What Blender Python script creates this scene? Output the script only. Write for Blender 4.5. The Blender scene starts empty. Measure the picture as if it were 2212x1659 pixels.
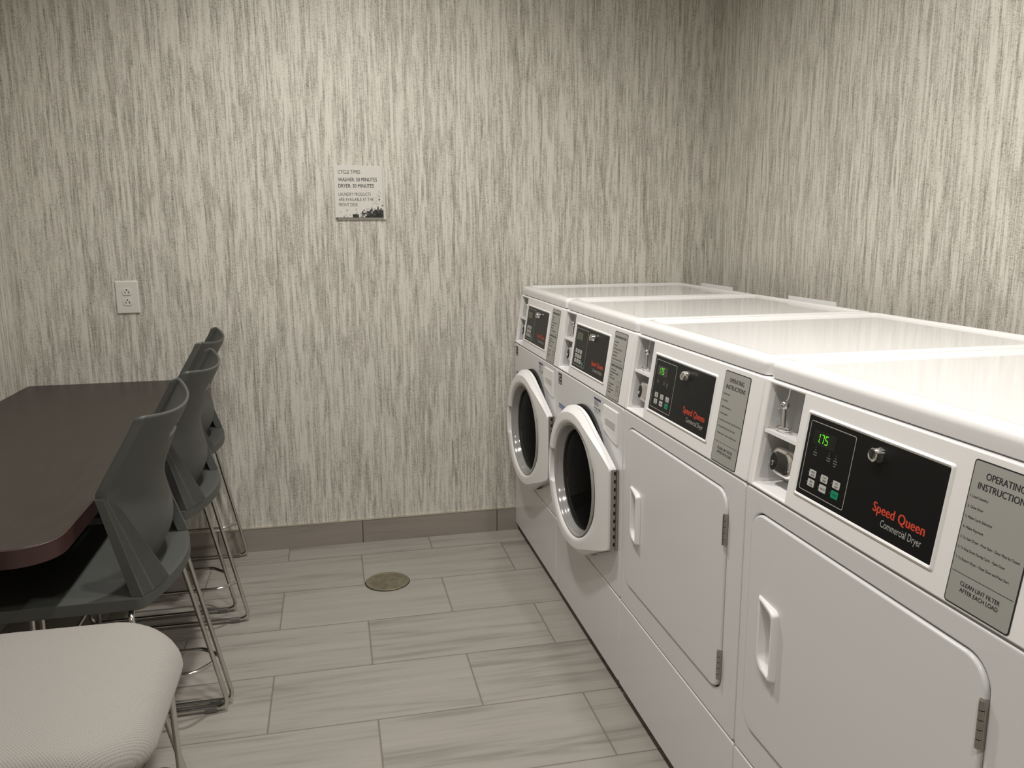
import bpy, bmesh, math, random
from math import sin, cos, pi, sqrt, atan2, tan, radians
from mathutils import Vector, Matrix
random.seed(4)
S = bpy.context.scene
COL = S.collection

# ------------------------------------------------------------------ measures
X0 = 1.019          # plane of the machine fronts
GAP = 0.004         # first machine stands this far from the back wall
W = 0.683           # machine pitch
ZC = 0.857          # console bottom
ZS = 0.295          # seam between the two front panels
ZL = 0.034          # bottom of the front panels
XW = 1.93           # right wall
XL = -0.919         # left wall
YF = -5.2           # wall behind the camera
CH = 2.70           # ceiling
HT = 0.755          # table top

# ------------------------------------------------------------------ materials
def newmat(name):
    m = bpy.data.materials.new(name); m.use_nodes = True
    nt = m.node_tree
    return m, nt, nt.nodes['Principled BSDF']
def N(nt, t, **kw):
    n = nt.nodes.new(t)
    for k, v in kw.items():
        if k.startswith('i_'): n.inputs[k[2:].replace('_', ' ')].default_value = v
        else: setattr(n, k, v)
    return n
def math_(nt, op, a, b=None, c=None):
    n = nt.nodes.new('ShaderNodeMath'); n.operation = op
    for i, v in enumerate((a, b, c)):
        if v is None: continue
        if isinstance(v, (int, float)): n.inputs[i].default_value = v
        else: nt.links.new(v, n.inputs[i])
    return n.outputs[0]
def ramp(nt, fac, stops, interp='LINEAR'):
    n = nt.nodes.new('ShaderNodeValToRGB'); n.color_ramp.interpolation = interp
    el = n.color_ramp.elements
    while len(el) < len(stops): el.new(0.5)
    for e, (p, c) in zip(el, stops):
        e.position = p
        e.color = (c, c, c, 1) if isinstance(c, (int, float)) else (*c, 1)
    nt.links.new(fac, n.inputs[0])
    return n.outputs[0]
def xyz(nt):
    tc = nt.nodes.new('ShaderNodeTexCoord'); sp = nt.nodes.new('ShaderNodeSeparateXYZ')
    nt.links.new(tc.outputs['Object'], sp.inputs[0])
    return tc.outputs['Object'], sp.outputs[0], sp.outputs[1], sp.outputs[2]
def comb(nt, a, b, c=0.0):
    n = nt.nodes.new('ShaderNodeCombineXYZ')
    for i, v in enumerate((a, b, c)):
        if isinstance(v, (int, float)): n.inputs[i].default_value = v
        else: nt.links.new(v, n.inputs[i])
    return n.outputs[0]
def noise(nt, vec, scale=1.0, detail=2.0, rough=0.5, dist=0.0):
    n = nt.nodes.new('ShaderNodeTexNoise')
    n.inputs['Scale'].default_value = scale; n.inputs['Detail'].default_value = detail
    n.inputs['Roughness'].default_value = rough; n.inputs['Distortion'].default_value = dist
    nt.links.new(vec, n.inputs['Vector'])
    return n.outputs[0]
def bump(nt, bsdf, h, strength=0.2, dist=0.001):
    b = nt.nodes.new('ShaderNodeBump'); b.inputs['Strength'].default_value = strength
    b.inputs['Distance'].default_value = dist
    nt.links.new(h, b.inputs['Height']); nt.links.new(b.outputs[0], bsdf.inputs['Normal'])

def simple(name, col, rough=0.4, metal=0.0, nscale=None, nstr=0.1, spec=0.5, var=0.0, coat=0.0):
    m, nt, b = newmat(name)
    b.inputs['Base Color'].default_value = (*col, 1)
    b.inputs['Roughness'].default_value = rough
    b.inputs['Metallic'].default_value = metal
    b.inputs['Specular IOR Level'].default_value = spec
    b.inputs['Coat Weight'].default_value = coat
    o, x, y, z = xyz(nt)
    if var:
        f = noise(nt, o, 9.0, 3.0)
        c = ramp(nt, f, [(0.3, tuple(v*(1-var) for v in col)), (0.7, tuple(min(1, v*(1+var)) for v in col))])
        nt.links.new(c, b.inputs['Base Color'])
    if nscale: bump(nt, b, noise(nt, o, nscale, 2.0), nstr, 0.0006)
    return m
def emit(name, col, strength):
    m, nt, b = newmat(name)
    b.inputs['Base Color'].default_value = (*[c*0.3 for c in col], 1)
    b.inputs['Emission Color'].default_value = (*col, 1)
    b.inputs['Emission Strength'].default_value = strength
    return m

def wallpaper():
    m, nt, b = newmat('streaked_wallpaper')
    o, x, y, z = xyz(nt)
    u = math_(nt, 'ADD', x, math_(nt, 'MULTIPLY', y, 1.07))
    def nz(uu, c, s, det=1.0): return noise(nt, comb(nt, uu, math_(nt, 'MULTIPLY', z, c), s), 1.0, det)
    def cell(w, k, off=0.0): return math_(nt, 'MULTIPLY', math_(nt, 'FLOOR', math_(nt, 'DIVIDE', math_(nt, 'ADD', u, off), w)), k)
    lean = noise(nt, comb(nt, math_(nt, 'MULTIPLY', u, 9.0), math_(nt, 'MULTIPLY', z, 5.0)), 1.0, 1.0)
    u0 = u
    u = math_(nt, 'MULTIPLY_ADD', math_(nt, 'SUBTRACT', lean, 0.5), 0.0035, u0)
    band = nz(math_(nt, 'MULTIPLY', u, 34.0), 1.1, 3.1, 2.0)
    T1 = nz(cell(0.0021, 7.31), 12.0, 11.3, 2.0)
    T2 = nz(cell(0.0062, 5.77, 0.003), 6.0, 23.9, 1.0)
    T3 = nz(cell(0.0105, 3.93, 0.001), 3.5, 37.1, 0.0)
    tick = nz(cell(0.0060, 9.17, 0.002), 340.0, 51.7, 1.0)
    tick2 = nz(cell(0.0038, 4.37, 0.001), 380.0, 67.7, 0.0)
    wide = ramp(nt, T3, [(0.54, 0.0), (0.60, 1.0)])
    v = math_(nt, 'MULTIPLY_ADD', band, 0.20, 0.05)
    v = math_(nt, 'MULTIPLY_ADD', T1, 0.46, v)
    v = math_(nt, 'MULTIPLY_ADD', T2, 0.30, v)
    v = math_(nt, 'MULTIPLY_ADD', wide, 0.085, v)
    v = math_(nt, 'MULTIPLY_ADD', ramp(nt, tick, [(0.56, 0.0), (0.68, 1.0)]), -0.10, v)
    v = math_(nt, 'MULTIPLY_ADD', math_(nt, 'SUBTRACT', tick2, 0.5), math_(nt, 'MULTIPLY_ADD', wide, -0.10, 0.19), v)
    c = ramp(nt, v, [(0.30, (0.225, 0.208, 0.177)), (0.42, (0.375, 0.354, 0.308)), (0.51, (0.525, 0.501, 0.443)), (0.62, (0.705, 0.680, 0.610))])
    nt.links.new(c, b.inputs['Base Color'])
    b.inputs['Roughness'].default_value = 0.62
    b.inputs['Specular IOR Level'].default_value = 0.3
    bump(nt, b, v, 0.35, 0.0012)
    return m

Y0, TD, TT, TA = 0.1499, 0.2989, 0.5968, 0.023
def tile_mat(name, floor=True, light=(0.345, 0.323, 0.288), dark=(0.215, 0.200, 0.175)):
    m, nt, b = newmat(name)
    o, x, y, z = xyz(nt)
    if floor:
        r = math_(nt, 'DIVIDE', math_(nt, 'ADD', math_(nt, 'MULTIPLY', y, -1.0), 10*TD - Y0), TD)
        row = math_(nt, 'FLOOR', r); fr = math_(nt, 'FRACT', r)
        odd = math_(nt, 'MODULO', row, 2.0)
        sh = math_(nt, 'MULTIPLY_ADD', odd, -0.4975, (0.3246-TA)/TT + 0.0)
        cx = math_(nt, 'ADD', math_(nt, 'DIVIDE', math_(nt, 'ADD', x, 10*TT - TA), TT), math_(nt, 'MULTIPLY_ADD', odd, 0.5, 0.5))
        g1 = math_(nt, 'MULTIPLY', math_(nt, 'MINIMUM', fr, math_(nt, 'SUBTRACT', 1.0, fr)), TD)
        vy = y
    else:
        row = math_(nt, 'ADD', 3.0, 0.0)
        cx = math_(nt, 'DIVIDE', math_(nt, 'ADD', math_(nt, 'ADD', x, y), 10*TT - 0.3242), TT)
        g1 = None
        vy = z
    ix = math_(nt, 'FLOOR', cx); fx = math_(nt, 'FRACT', cx)
    g2 = math_(nt, 'MULTIPLY', math_(nt, 'MINIMUM', fx, math_(nt, 'SUBTRACT', 1.0, fx)), TT)
    g = math_(nt, 'MINIMUM', g1, g2) if g1 is not None else g2
    wn = nt.nodes.new('ShaderNodeTexWhiteNoise'); wn.noise_dimensions = '2D'
    nt.links.new(comb(nt, ix, row), wn.inputs['Vector'])
    rnd = wn.outputs['Value']
    ox = math_(nt, 'MULTIPLY', rnd, 37.0)
    st = noise(nt, comb(nt, math_(nt, 'ADD', math_(nt, 'MULTIPLY', x, 1.6), ox), math_(nt, 'MULTIPLY', vy, 20.0), ox), 1.0, 3.0, 0.55, 0.35)
    s2 = noise(nt, comb(nt, math_(nt, 'ADD', math_(nt, 'MULTIPLY', x, 4.0), ox), math_(nt, 'MULTIPLY', vy, 70.0), ox), 1.0, 2.0, 0.5, 0.2)
    v = math_(nt, 'MULTIPLY_ADD', s2, 0.30, math_(nt, 'MULTIPLY', st, 0.70))
    v = math_(nt, 'MULTIPLY_ADD', math_(nt, 'SUBTRACT', rnd, 0.5), 0.08, v)
    c = ramp(nt, v, [(0.32, dark), (0.46, tuple((a*0.75+d_*0.25) for a, d_ in zip(light, dark))), (0.62, light)])
    mx = nt.nodes.new('ShaderNodeMix'); mx.data_type = 'RGBA'
    nt.links.new(ramp(nt, g, [(0.0012, 1.0), (0.0021, 0.0)]), mx.inputs['Factor'])
    nt.links.new(c, mx.inputs['A']); mx.inputs['B'].default_value = ((0.155, 0.138, 0.112, 1) if floor else (0.05, 0.042, 0.035, 1))
    nt.links.new(mx.outputs['Result'], b.inputs['Base Color'])
    b.inputs['Roughness'].default_value = 0.42
    b.inputs['Specular IOR Level'].default_value = 0.4
    bump(nt, b, ramp(nt, g, [(0.0012, 0.0), (0.003, 1.0)]), 0.5, 0.0012)
    return m

def fabric_mat():
    m, nt, b = newmat('dimpled_grey_fabric')
    o, x, y, z = xyz(nt)
    k = 2*pi/0.0050
    a = math_(nt, 'SINE', math_(nt, 'MULTIPLY', math_(nt, 'ADD', x, y), k))
    c = math_(nt, 'SINE', math_(nt, 'MULTIPLY', math_(nt, 'SUBTRACT', x, y), k))
    p = math_(nt, 'MULTIPLY', math_(nt, 'MULTIPLY_ADD', a, 0.5, 0.5), math_(nt, 'MULTIPLY_ADD', c, 0.5, 0.5))
    col = ramp(nt, p, [(0.35, (0.305, 0.289, 0.264)), (0.95, (0.215, 0.202, 0.180))])
    nt.links.new(col, b.inputs['Base Color'])
    b.inputs['Roughness'].default_value = 0.8
    b.inputs['Sheen Weight'].default_value = 0.15
    bump(nt, b, math_(nt, 'MULTIPLY', p, -1.0), 0.5, 0.001)
    return m

def laminate_mat():
    m, nt, b = newmat('dark_brown_laminate')
    o, x, y, z = xyz(nt)
    f = noise(nt, comb(nt, math_(nt, 'MULTIPLY', x, 60.0), math_(nt, 'MULTIPLY', y, 8.0), z), 1.0, 3.0)
    c = ramp(nt, f, [(0.3, (0.025, 0.018, 0.0155)), (0.7, (0.033, 0.0245, 0.0205))])
    nt.links.new(c, b.inputs['Base Color'])
    b.inputs['Roughness'].default_value = 0.38; b.inputs['Specular IOR Level'].default_value = 0.38
    bump(nt, b, noise(nt, o, 900.0, 2.0), 0.12, 0.0004)
    return m

def drain_mat():
    m, nt, b = newmat('worn_brass_grate')
    o, x, y, z = xyz(nt)
    f = noise(nt, o, 30.0, 3.0)
    c = ramp(nt, f, [(0.3, (0.17, 0.15, 0.095)), (0.7, (0.26, 0.235, 0.165))])
    nt.links.new(c, b.inputs['Base Color'])
    b.inputs['Metallic'].default_value = 0.35; b.inputs['Roughness'].default_value = 0.5
    return m

M = {}
M['wall'] = wallpaper()
M['floor'] = tile_mat('grey_streaked_floor_tile')
M['base'] = tile_mat('taupe_baseboard_tile', False, (0.315, 0.283, 0.245), (0.235, 0.209, 0.180))
M['ceil'] = simple('matt_ceiling_paint', (0.60, 0.585, 0.56), 0.9, nscale=80, nstr=0.1)
M['trim'] = simple('brushed_trim_metal', (0.72, 0.68, 0.60), 0.32, 1.0, nscale=300, nstr=0.05)
M['enamel'] = simple('white_enamel', (0.735, 0.732, 0.730), 0.20, 0.0, nscale=260, nstr=0.05, coat=0.0)
M['lidenamel'] = simple('white_lid_enamel', (0.82, 0.815, 0.81), 0.075, 0.0, nscale=160, nstr=0.035)
M['plastic'] = simple('white_console_plastic', (0.86, 0.85, 0.842), 0.34, 0.0, nscale=500, nstr=0.05)
M['greyplastic'] = simple('pale_grey_plastic', (0.52, 0.51, 0.49), 0.22, 0.0, nscale=300, nstr=0.03)
M['bowl'] = simple('grey_door_bowl_trim', (0.36, 0.355, 0.34), 0.12, 0.1, nscale=100, nstr=0.03)
M['black'] = simple('black_panel_film', (0.009, 0.009, 0.009), 0.36, 0.0, nscale=900, nstr=0.04, spec=0.22)
M['gasket'] = simple('black_rubber', (0.008, 0.008, 0.008), 0.55, nscale=200, nstr=0.05)
M['glass'] = simple('dark_door_glass', (0.004, 0.004, 0.004), 0.03, 0.0, nscale=4, nstr=0.02, spec=0.06)
M['glass'].node_tree.nodes['Principled BSDF'].inputs['IOR'].default_value = 1.15
M['chrome'] = simple('chrome', (0.82, 0.81, 0.79), 0.10, 1.0, nscale=60, nstr=0.02)
M['tube'] = simple('chromed_tube', (0.62, 0.60, 0.565), 0.17, 1.0, nscale=60, nstr=0.02)
M['steel'] = simple('hinge_steel', (0.42, 0.40, 0.37), 0.34, 1.0, nscale=200, nstr=0.05)
M['galv'] = simple('coin_box_paint', (0.60, 0.60, 0.59), 0.35, 0.15, nscale=120, nstr=0.06, var=0.08)
M['darkplate'] = simple('grey_steel_plate', (0.20, 0.20, 0.195), 0.35, 0.6, nscale=120, nstr=0.05)
M['label'] = simple('silver_label_film', (0.43, 0.43, 0.40), 0.38, 0.25, nscale=600, nstr=0.03)
M['ink'] = simple('black_ink', (0.016, 0.016, 0.016), 0.6, nscale=500, nstr=0.02)
M['signink'] = simple('charcoal_ink', (0.035, 0.032, 0.03), 0.6, nscale=500, nstr=0.02)
M['red'] = simple('red_lettering', (0.62, 0.062, 0.03), 0.5, nscale=500, nstr=0.02)
M['silver'] = simple('silver_lettering', (0.42, 0.42, 0.40), 0.5, nscale=500, nstr=0.02)
M['dimink'] = simple('dim_grey_lettering', (0.16, 0.16, 0.15), 0.5, nscale=500, nstr=0.02)
M['key'] = simple('pale_keypad_key', (0.52, 0.52, 0.49), 0.45, nscale=500, nstr=0.02)
M['greenkey'] = simple('green_start_key', (0.0, 0.26, 0.13), 0.45, nscale=500, nstr=0.02)
M['tealkey'] = simple('teal_start_key', (0.07, 0.22, 0.18), 0.45, nscale=500, nstr=0.02)
M['display'] = simple('smoked_display_window', (0.022, 0.024, 0.02), 0.15, nscale=50, nstr=0.01)
M['lcd'] = simple('dim_display_window', (0.060, 0.068, 0.045), 0.2, nscale=50, nstr=0.01)
M['digit'] = emit('green_display_digits', (0.16, 1.0, 0.02), 1.6)
M['dimdigit'] = emit('dim_green_display_digits', (0.16, 0.5, 0.06), 0.14)
M['blue'] = simple('navy_ink', (0.03, 0.035, 0.13), 0.5, nscale=500, nstr=0.02)
M['blueband'] = simple('blue_label_film', (0.14, 0.20, 0.40), 0.5, nscale=500, nstr=0.02)
M['paper'] = simple('white_sticker', (0.66, 0.65, 0.63), 0.5, nscale=500, nstr=0.02)
M['poly'] = simple('charcoal_polypropylene', (0.066, 0.069, 0.063), 0.48, 0.0, nscale=700, nstr=0.18)
M['polyrib'] = simple('dark_ribbed_polypropylene', (0.058, 0.061, 0.056), 0.5, 0.0, nscale=700, nstr=0.1)
M['clear'] = simple('smoked_glide_plastic', (0.13, 0.12, 0.11), 0.25, nscale=100, nstr=0.03)
M['fabric'] = fabric_mat()
M['lam'] = laminate_mat()
M['edge'] = simple('maroon_edge_band', (0.044, 0.020, 0.017), 0.4, 0.0, nscale=200, nstr=0.05, var=0.15)
M['blackmetal'] = simple('black_table_base_metal', (0.015, 0.015, 0.015), 0.45, 0.3, nscale=200, nstr=0.05)
M['signwhite'] = simple('satin_sign_face', (0.68, 0.66, 0.61), 0.45, nscale=500, nstr=0.02)
M['signback'] = simple('frosted_sign_backer', (0.62, 0.605, 0.56), 0.4, nscale=500, nstr=0.02)
for i, g_ in enumerate((0.014, 0.05, 0.14, 0.33, 0.50)):
    M['px%d' % i] = simple('sign_square_tone_%d' % i, (g_, g_*0.98, g_*0.95), 0.5, nscale=500, nstr=0.02)
M['plate'] = simple('white_outlet_plastic', (0.70, 0.68, 0.63), 0.35, nscale=300, nstr=0.03)
M['drain'] = drain_mat()
M['hole'] = simple('dark_opening', (0.006, 0.005, 0.004), 0.8, nscale=50, nstr=0.02)
M['lens'] = emit('lamp_lens', (1.0, 0.93, 0.82), 22.0)

# ------------------------------------------------------------------ mesh helpers
class MB:
    def __init__(s): s.v = []; s.f = []
    def add(s, v, f):
        o = len(s.v); s.v += [tuple(p) for p in v]; s.f += [tuple(i+o for i in q) for q in f]
    def box(s, x0, x1, y0, y1, z0, z1):
        s.add([(x, y, z) for z in (z0, z1) for y in (y0, y1) for x in (x0, x1)],
              [(0, 2, 3, 1), (4, 5, 7, 6), (0, 1, 5, 4), (2, 6, 7, 3), (0, 4, 6, 2), (1, 3, 7, 5)])
    def loft(s, loops, cap0=False, cap1=False, closed=True):
        n = len(loops[0]); v = [p for L in loops for p in L]; f = []
        for k in range(len(loops)-1):
            for i in range(n if closed else n-1):
                j = (i+1) % n
                f.append((k*n+i, k*n+j, (k+1)*n+j, (k+1)*n+i))
        if cap0: f.append(tuple(range(n))[::-1])
        if cap1: f.append(tuple((len(loops)-1)*n+i for i in range(n)))
        s.add(v, f)
    def tube(s, pts, r, fillet=0.0, seg=14, closed=False):
        P = [Vector(p) for p in pts]
        if fillet:
            Q = [P[0]]
            for i in range(1, len(P)-1):
                a, b, c = P[i-1], P[i], P[i+1]
                d1 = (a-b); d2 = (c-b); l = min(fillet, d1.length*0.48, d2.length*0.48)
                p0 = b+d1.normalized()*l; p2 = b+d2.normalized()*l
                for k in range(8):
                    t = k/7; Q.append(p0*(1-t)**2 + b*2*t*(1-t) + p2*t*t)
            Q.append(P[-1]); P = Q
        T = []
        for i in range(len(P)):
            a = P[max(i-1, 0)]; b = P[min(i+1, len(P)-1)]; T.append((b-a).normalized())
        up = Vector((0, 0, 1)) if abs(T[0].z) < 0.9 else Vector((1, 0, 0))
        nrm = (up - T[0]*up.dot(T[0])).normalized(); L = []
        for i, p in enumerate(P):
            nrm = (nrm - T[i]*nrm.dot(T[i])).normalized(); bi = T[i].cross(nrm)
            L.append([p + (nrm*cos(2*pi*k/seg) + bi*sin(2*pi*k/seg))*r for k in range(seg)])
        s.loft(L, True, True)
    def build(s, name, m, parent=None, smooth=35, fix=True):
        me = bpy.data.meshes.new(name); me.from_pydata([tuple(p) for p in s.v], [], s.f)
        if fix:
            b = bmesh.new(); b.from_mesh(me); bmesh.ops.remove_doubles(b, verts=b.verts, dist=1e-6)
            bmesh.ops.recalc_face_normals(b, faces=b.faces); b.to_mesh(me); b.free()
        if smooth:
            me.shade_smooth(); me.set_sharp_from_angle(angle=radians(smooth))
        me.materials.append(m)
        o = bpy.data.objects.new(name, me); COL.objects.link(o)
        if smooth and name != 'console' and name != 'backrest':
            wn = o.modifiers.new('normals', 'WEIGHTED_NORMAL'); wn.keep_sharp = True; wn.weight = 90
        if parent is not None: o.parent = parent
        return o
def rr(a0, a1, b0, b1, r, n=6):
    """rounded rectangle, counter-clockwise 2D points"""
    r = max(min(r, (a1-a0)/2-1e-5, (b1-b0)/2-1e-5), 1e-5); out = []
    for cx, cy, s in ((a1-r, b0+r, -pi/2), (a1-r, b1-r, 0), (a0+r, b1-r, pi/2), (a0+r, b0+r, pi)):
        for k in range(n+1):
            t = s + (pi/2)*k/n; out.append((cx+r*cos(t), cy+r*sin(t)))
    return out
def circ(a, b, r, n=48, s=0.0): return [(a+r*cos(s+2*pi*k/n), b+r*sin(s+2*pi*k/n)) for k in range(n)]
FR = lambda h: (lambda p: (-h, -p[0], p[1]))        # a point on a machine front: t to the right, z up, h towards the room
def slab(mb, loop_fn, h0, h1, bev, mp):
    """rounded slab standing h0..h1 out of plane; loop_fn(inset) gives a 2D loop; mp(h) maps 2D to 3D"""
    L = [[mp(h0)(p) for p in loop_fn(0)], [mp(h1-bev)(p) for p in loop_fn(0)]]
    for k in range(1, 5):
        a = k/4*pi/2
        L.append([mp(h1-bev+bev*sin(a))(p) for p in loop_fn(bev*(1-cos(a)))])
    mb.loft(L, True, True)
def tag(o, label=None, cat=None, group=None, kind=None):
    if label: o['label'] = label
    if cat: o['category'] = cat
    if group: o['group'] = group
    if kind: o['kind'] = kind
    return o
def empty(name, loc, label, cat, group=None, rz=0.0):
    o = bpy.data.objects.new(name, None); COL.objects.link(o); o.location = loc; o.rotation_euler.z = rz
    o.empty_display_size = 0.1
    return tag(o, label, cat, group)
def copy_tree(o, parent=None):
    c = o.copy(); COL.objects.link(c)
    if parent is not None: c.parent = parent
    for ch in list(o.children): copy_tree(ch, c)
    return c
def plat(label):
    return label

def text2d(lines):
    """lines: (string, left/centre x, baseline y, cap height, width or None, align, embolden). Returns 2D verts and faces."""
    V, F = [], []
    for (s, x, y, h, w, al, bold) in lines:
        cu = bpy.data.curves.new('t', 'FONT'); cu.body = s; cu.size = 1.0; cu.resolution_u = 3; cu.space_character = 1.0+max(0, bold-.018)*2.6
        ob = bpy.data.objects.new('t', cu); COL.objects.link(ob)
        bpy.context.view_layer.update()
        me = bpy.data.meshes.new_from_object(ob.evaluated_get(bpy.context.evaluated_depsgraph_get()))
        vs = [v.co.copy() for v in me.vertices]; fs = [tuple(p.vertices) for p in me.polygons]
        bpy.data.objects.remove(ob); bpy.data.curves.remove(cu); bpy.data.meshes.remove(me)
        if not vs: continue
        x0 = min(v.x for v in vs); x1 = max(v.x for v in vs)
        sy = h/0.73; sx = (w/(x1-x0)) if w else sy
        wid = (x1-x0)*sx
        ox = x - (wid/2 if al == 'c' else wid if al == 'r' else 0)
        for k_, dx_ in enumerate((0,) if bold < .01 else (-bold, bold) if bold < .03 else (-bold, 0, bold)):
            o = len(V)
            V += [(ox+(v.x-x0+dx_)*sx, y+v.y*sy, k_*4e-5) for v in vs]; F += [tuple(i+o for i in f) for f in fs]
    return V, F
def flat(mb, V, F, mk, h, sg=1): mb.add([mk(h+sg*p[2])(p) for p in V], F)
def rects(mb, rs, fn):
    for (a0, a1, b0, b1) in rs:
        mb.add([fn((a0, b0)), fn((a1, b0)), fn((a1, b1)), fn((a0, b1))], [(0, 1, 2, 3)])

# ------------------------------------------------------------------ room
def plane(name, pts, m):
    mb = MB(); mb.add(pts, [(0, 1, 2, 3)]); o = mb.build(name, m, smooth=0, fix=False); return tag(o, kind='structure')
def slabobj(name, b, m):
    mb = MB(); mb.box(*b); return tag(mb.build(name, m, smooth=0), kind='structure')
slabobj('floor', (XL-.1, XW+.1, YF-.1, .1, -.06, 0), M['floor'])
slabobj('ceiling', (XL-.1, XW+.1, YF-.1, .1, CH, CH+.06), M['ceil'])
slabobj('wall_back', (XL-.1, XW+.1, 0, .1, 0, CH), M['wall'])
slabobj('wall_right', (XW, XW+.1, YF, 0, 0, CH), M['wall'])
slabobj('wall_left', (XL-.1, XL, YF, 0, 0, CH), M['wall'])
slabobj('wall_front', (XL-.1, XW+.1, YF-.1, YF, 0, CH), M['wall'])
BH = 0.102
slabobj('baseboard_back', (XL, XW, -.010, 0, 0, BH), M['base'])
slabobj('baseboard_left', (XL, XL+.010, YF, -.010, 0, BH), M['base'])
slabobj('baseboard_right', (XW-.010, XW, YF, -.010, 0, BH), M['base'])
mb = MB()
mb.loft([[(x, 0, BH), (x, -.0115, BH), (x, -.0115, BH+.0022), (x, -.009, BH+.0036), (x, 0, BH+.0036)] for x in (XL, XW)], True, True)
tag(mb.build('trim_1', M['trim']), kind='structure')
mb = MB(); mb.box(XL, XL+.0115, YF, -.0115, BH, BH+.0036); tag(mb.build('trim_2', M['trim']), kind='structure')
mb = MB(); mb.box(XW-.0115, XW, YF, -.0115, BH, BH+.0036); tag(mb.build('trim_3', M['trim']), kind='structure')

# ------------------------------------------------------------------ machines (local frame: x into the machine, -y to the right, z up)
TILT = (0.0306, 0.2085)   # console leans back by this over this height
HC = sqrt(TILT[0]**2+TILT[1]**2)
def CON(h):
    ex, ez = TILT[0]/HC, TILT[1]/HC
    return lambda p: (p[1]*ex - h*ez, -p[0], ZC + p[1]*ez + h*ex)
T0, T1 = 0.0015, 0.6815
def base_parts(root):
    # cabinet body behind the panels
    mb = MB(); dx = 0.766
    L = []
    for z, i in ((0.0, .02), (0.006, .018)): pass
    mb.loft([[(x, p[0], p[1]) for p in rr(-T1+.001, -T0-.001, ZL, ZC-.002, .006, 3)] for x in (.0125, dx)]+[[(dx-.004, p[0], p[1]) for p in rr(-T1+.005, -T0-.005, ZL+.004, ZC-.006, .003, 3)]]+[[(.0125, p[0], p[1]) for p in rr(-T1+.005, -T0-.005, ZL+.004, ZC-.006, .003, 3)]])
    mb.box(dx-.003, dx-.001, -T1+.004, -T0-.004, ZL+.003, ZC-.005)
    cab = mb.build('cabinet', M['enamel'], root)
    # levelling feet
    for x in (.075, dx-.06):
        for t in (.06, .623):
            mb = MB(); mb.loft([[(p[0], p[1], z) for p in circ(x, -t, r, 16)] for z, r in ((0, .02), (.008, .02), (.012, .009), (ZL, .009))], True, True)
            mb.build('levelling_foot', M['gasket'], root)
    # lid
    mb = MB(); z0, z1, R = 1.0665, 1.1013, .016; a = (.0346, .768, -T1, -T0)
    def ring(i, z, r=.022): return [(p[0], p[1], z) for p in rr(a[0]+i, a[1]-i, a[2]+i, a[3]-i, max(r-i*.5, .003), 6)]
    L = [ring(.012, z0-.001), ring(.0015, z0), ring(0, z0+.002), ring(0, z1-R)]
    for k in range(1, 7):
        t = k/6*pi/2; L.append(ring(R*(1-cos(t)), z1-R+R*sin(t)))
    L += [ring(.020, z1+.0012, .028), ring(.024, z1+.0012, .03), ring(.029, z1+.0002, .03), ring(.034, z1-.0030, .03), ring(.038, z1-.0048, .03), ring(.042, z1-.0052, .03), ring(.06, z1-.0053, .03)]
    mb.loft(L, True, True); mb.build('lid', M['lidenamel'], root, 50)
    # console with coin pocket
    mb = MB()
    ts = [T0, .0215, .1345, T1]; ss = [.0015, .0075, .2025, HC-.0015]; D = .075
    xb = .55
    P = {}
    for h, key in ((0, 'f'),):
        for i, t in enumerate(ts):
            for j, s in enumerate(ss): P[(i, j)] = len(mb.v); mb.v.append(CON(h)((t, s)))
    for i in range(3):
        for j in range(3):
            if (i, j) != (1, 1): mb.f.append((P[i, j], P[i+1, j], P[i+1, j+1], P[i, j+1]))
    pk = {}
    for i in (1, 2):
        for j in (1, 2):
            pk[(i, j)] = len(mb.v); mb.v.append(CON(-D)((ts[i], ss[j]+(.012 if j == 1 else 0))))
    for (a_, b_) in (((1, 1), (2, 1)), ((2, 1), (2, 2)), ((2, 2), (1, 2)), ((1, 2), (1, 1))):
        mb.f.append((P[a_], P[b_], pk[b_], pk[a_]))
    mb.f.append((pk[1, 1], pk[2, 1], pk[2, 2], pk[1, 2]))
    bk = {}
    for i in (0, 3):
        for j in (0, 3):
            c = CON(0)((ts[i], ss[j])); bk[(i, j)] = len(mb.v); mb.v.append((xb, c[1], c[2]))
    mb.f.append((P[0, 0], bk[0, 0], bk[3, 0], P[3, 0], P[2, 0], P[1, 0])); mb.f.append((P[3, 3], bk[3, 3], bk[0, 3], P[0, 3], P[1, 3], P[2, 3]))
    mb.f.append((P[0, 3], bk[0, 3], bk[0, 0], P[0, 0], P[0, 1], P[0, 2])); mb.f.append((P[3, 0], bk[3, 0], bk[3, 3], P[3, 3], P[3, 2], P[3, 1]))
    mb.f.append((bk[0, 0], bk[0, 3], bk[3, 3], bk[3, 0]))
    con = mb.build('console', M['plastic'], root, 30)
    bv = con.modifiers.new('bevel', 'BEVEL'); bv.width = .004; bv.segments = 3; bv.limit_method = 'ANGLE'; bv.angle_limit = radians(40)
    # cover behind the console under the lid
    mb = MB(); mb.box(xb+.001, .764, -T1+.002, -T0-.002, ZC+.001, 1.064); mb.build('rear_cover', M['enamel'], root)
    # lower panel and grooves
    mb = MB(); slab(mb, lambda i: rr(T0+i, T1-i, ZL+i, ZS-.0015-i, .008, 4), -.014, 0, .004, FR); mb.build('lower_panel', M['enamel'], root)
    # coin box
    cb = MB()
    F = CON
    def wallq(t0, t1, s0, s1, h0, h1):   # solid box in console frame
        v = [F(h)((t, s)) for s in (s0, s1) for t in (t0, t1) for h in (h0, h1)]
        cb.add(v, [(0, 2, 3, 1), (4, 5, 7, 6), (0, 1, 5, 4), (2, 6, 7, 3), (0, 4, 6, 2), (1, 3, 7, 5)])
    wallq(.0225, .024, .0205, .201, -.073, -.012)     # left liner
    wallq(.024, .044, .0205, .201, -.073, -.060)     # corner strip
    wallq(.044, .1335, .118, .201, -.073, -.066)       # upper back plate
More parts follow.
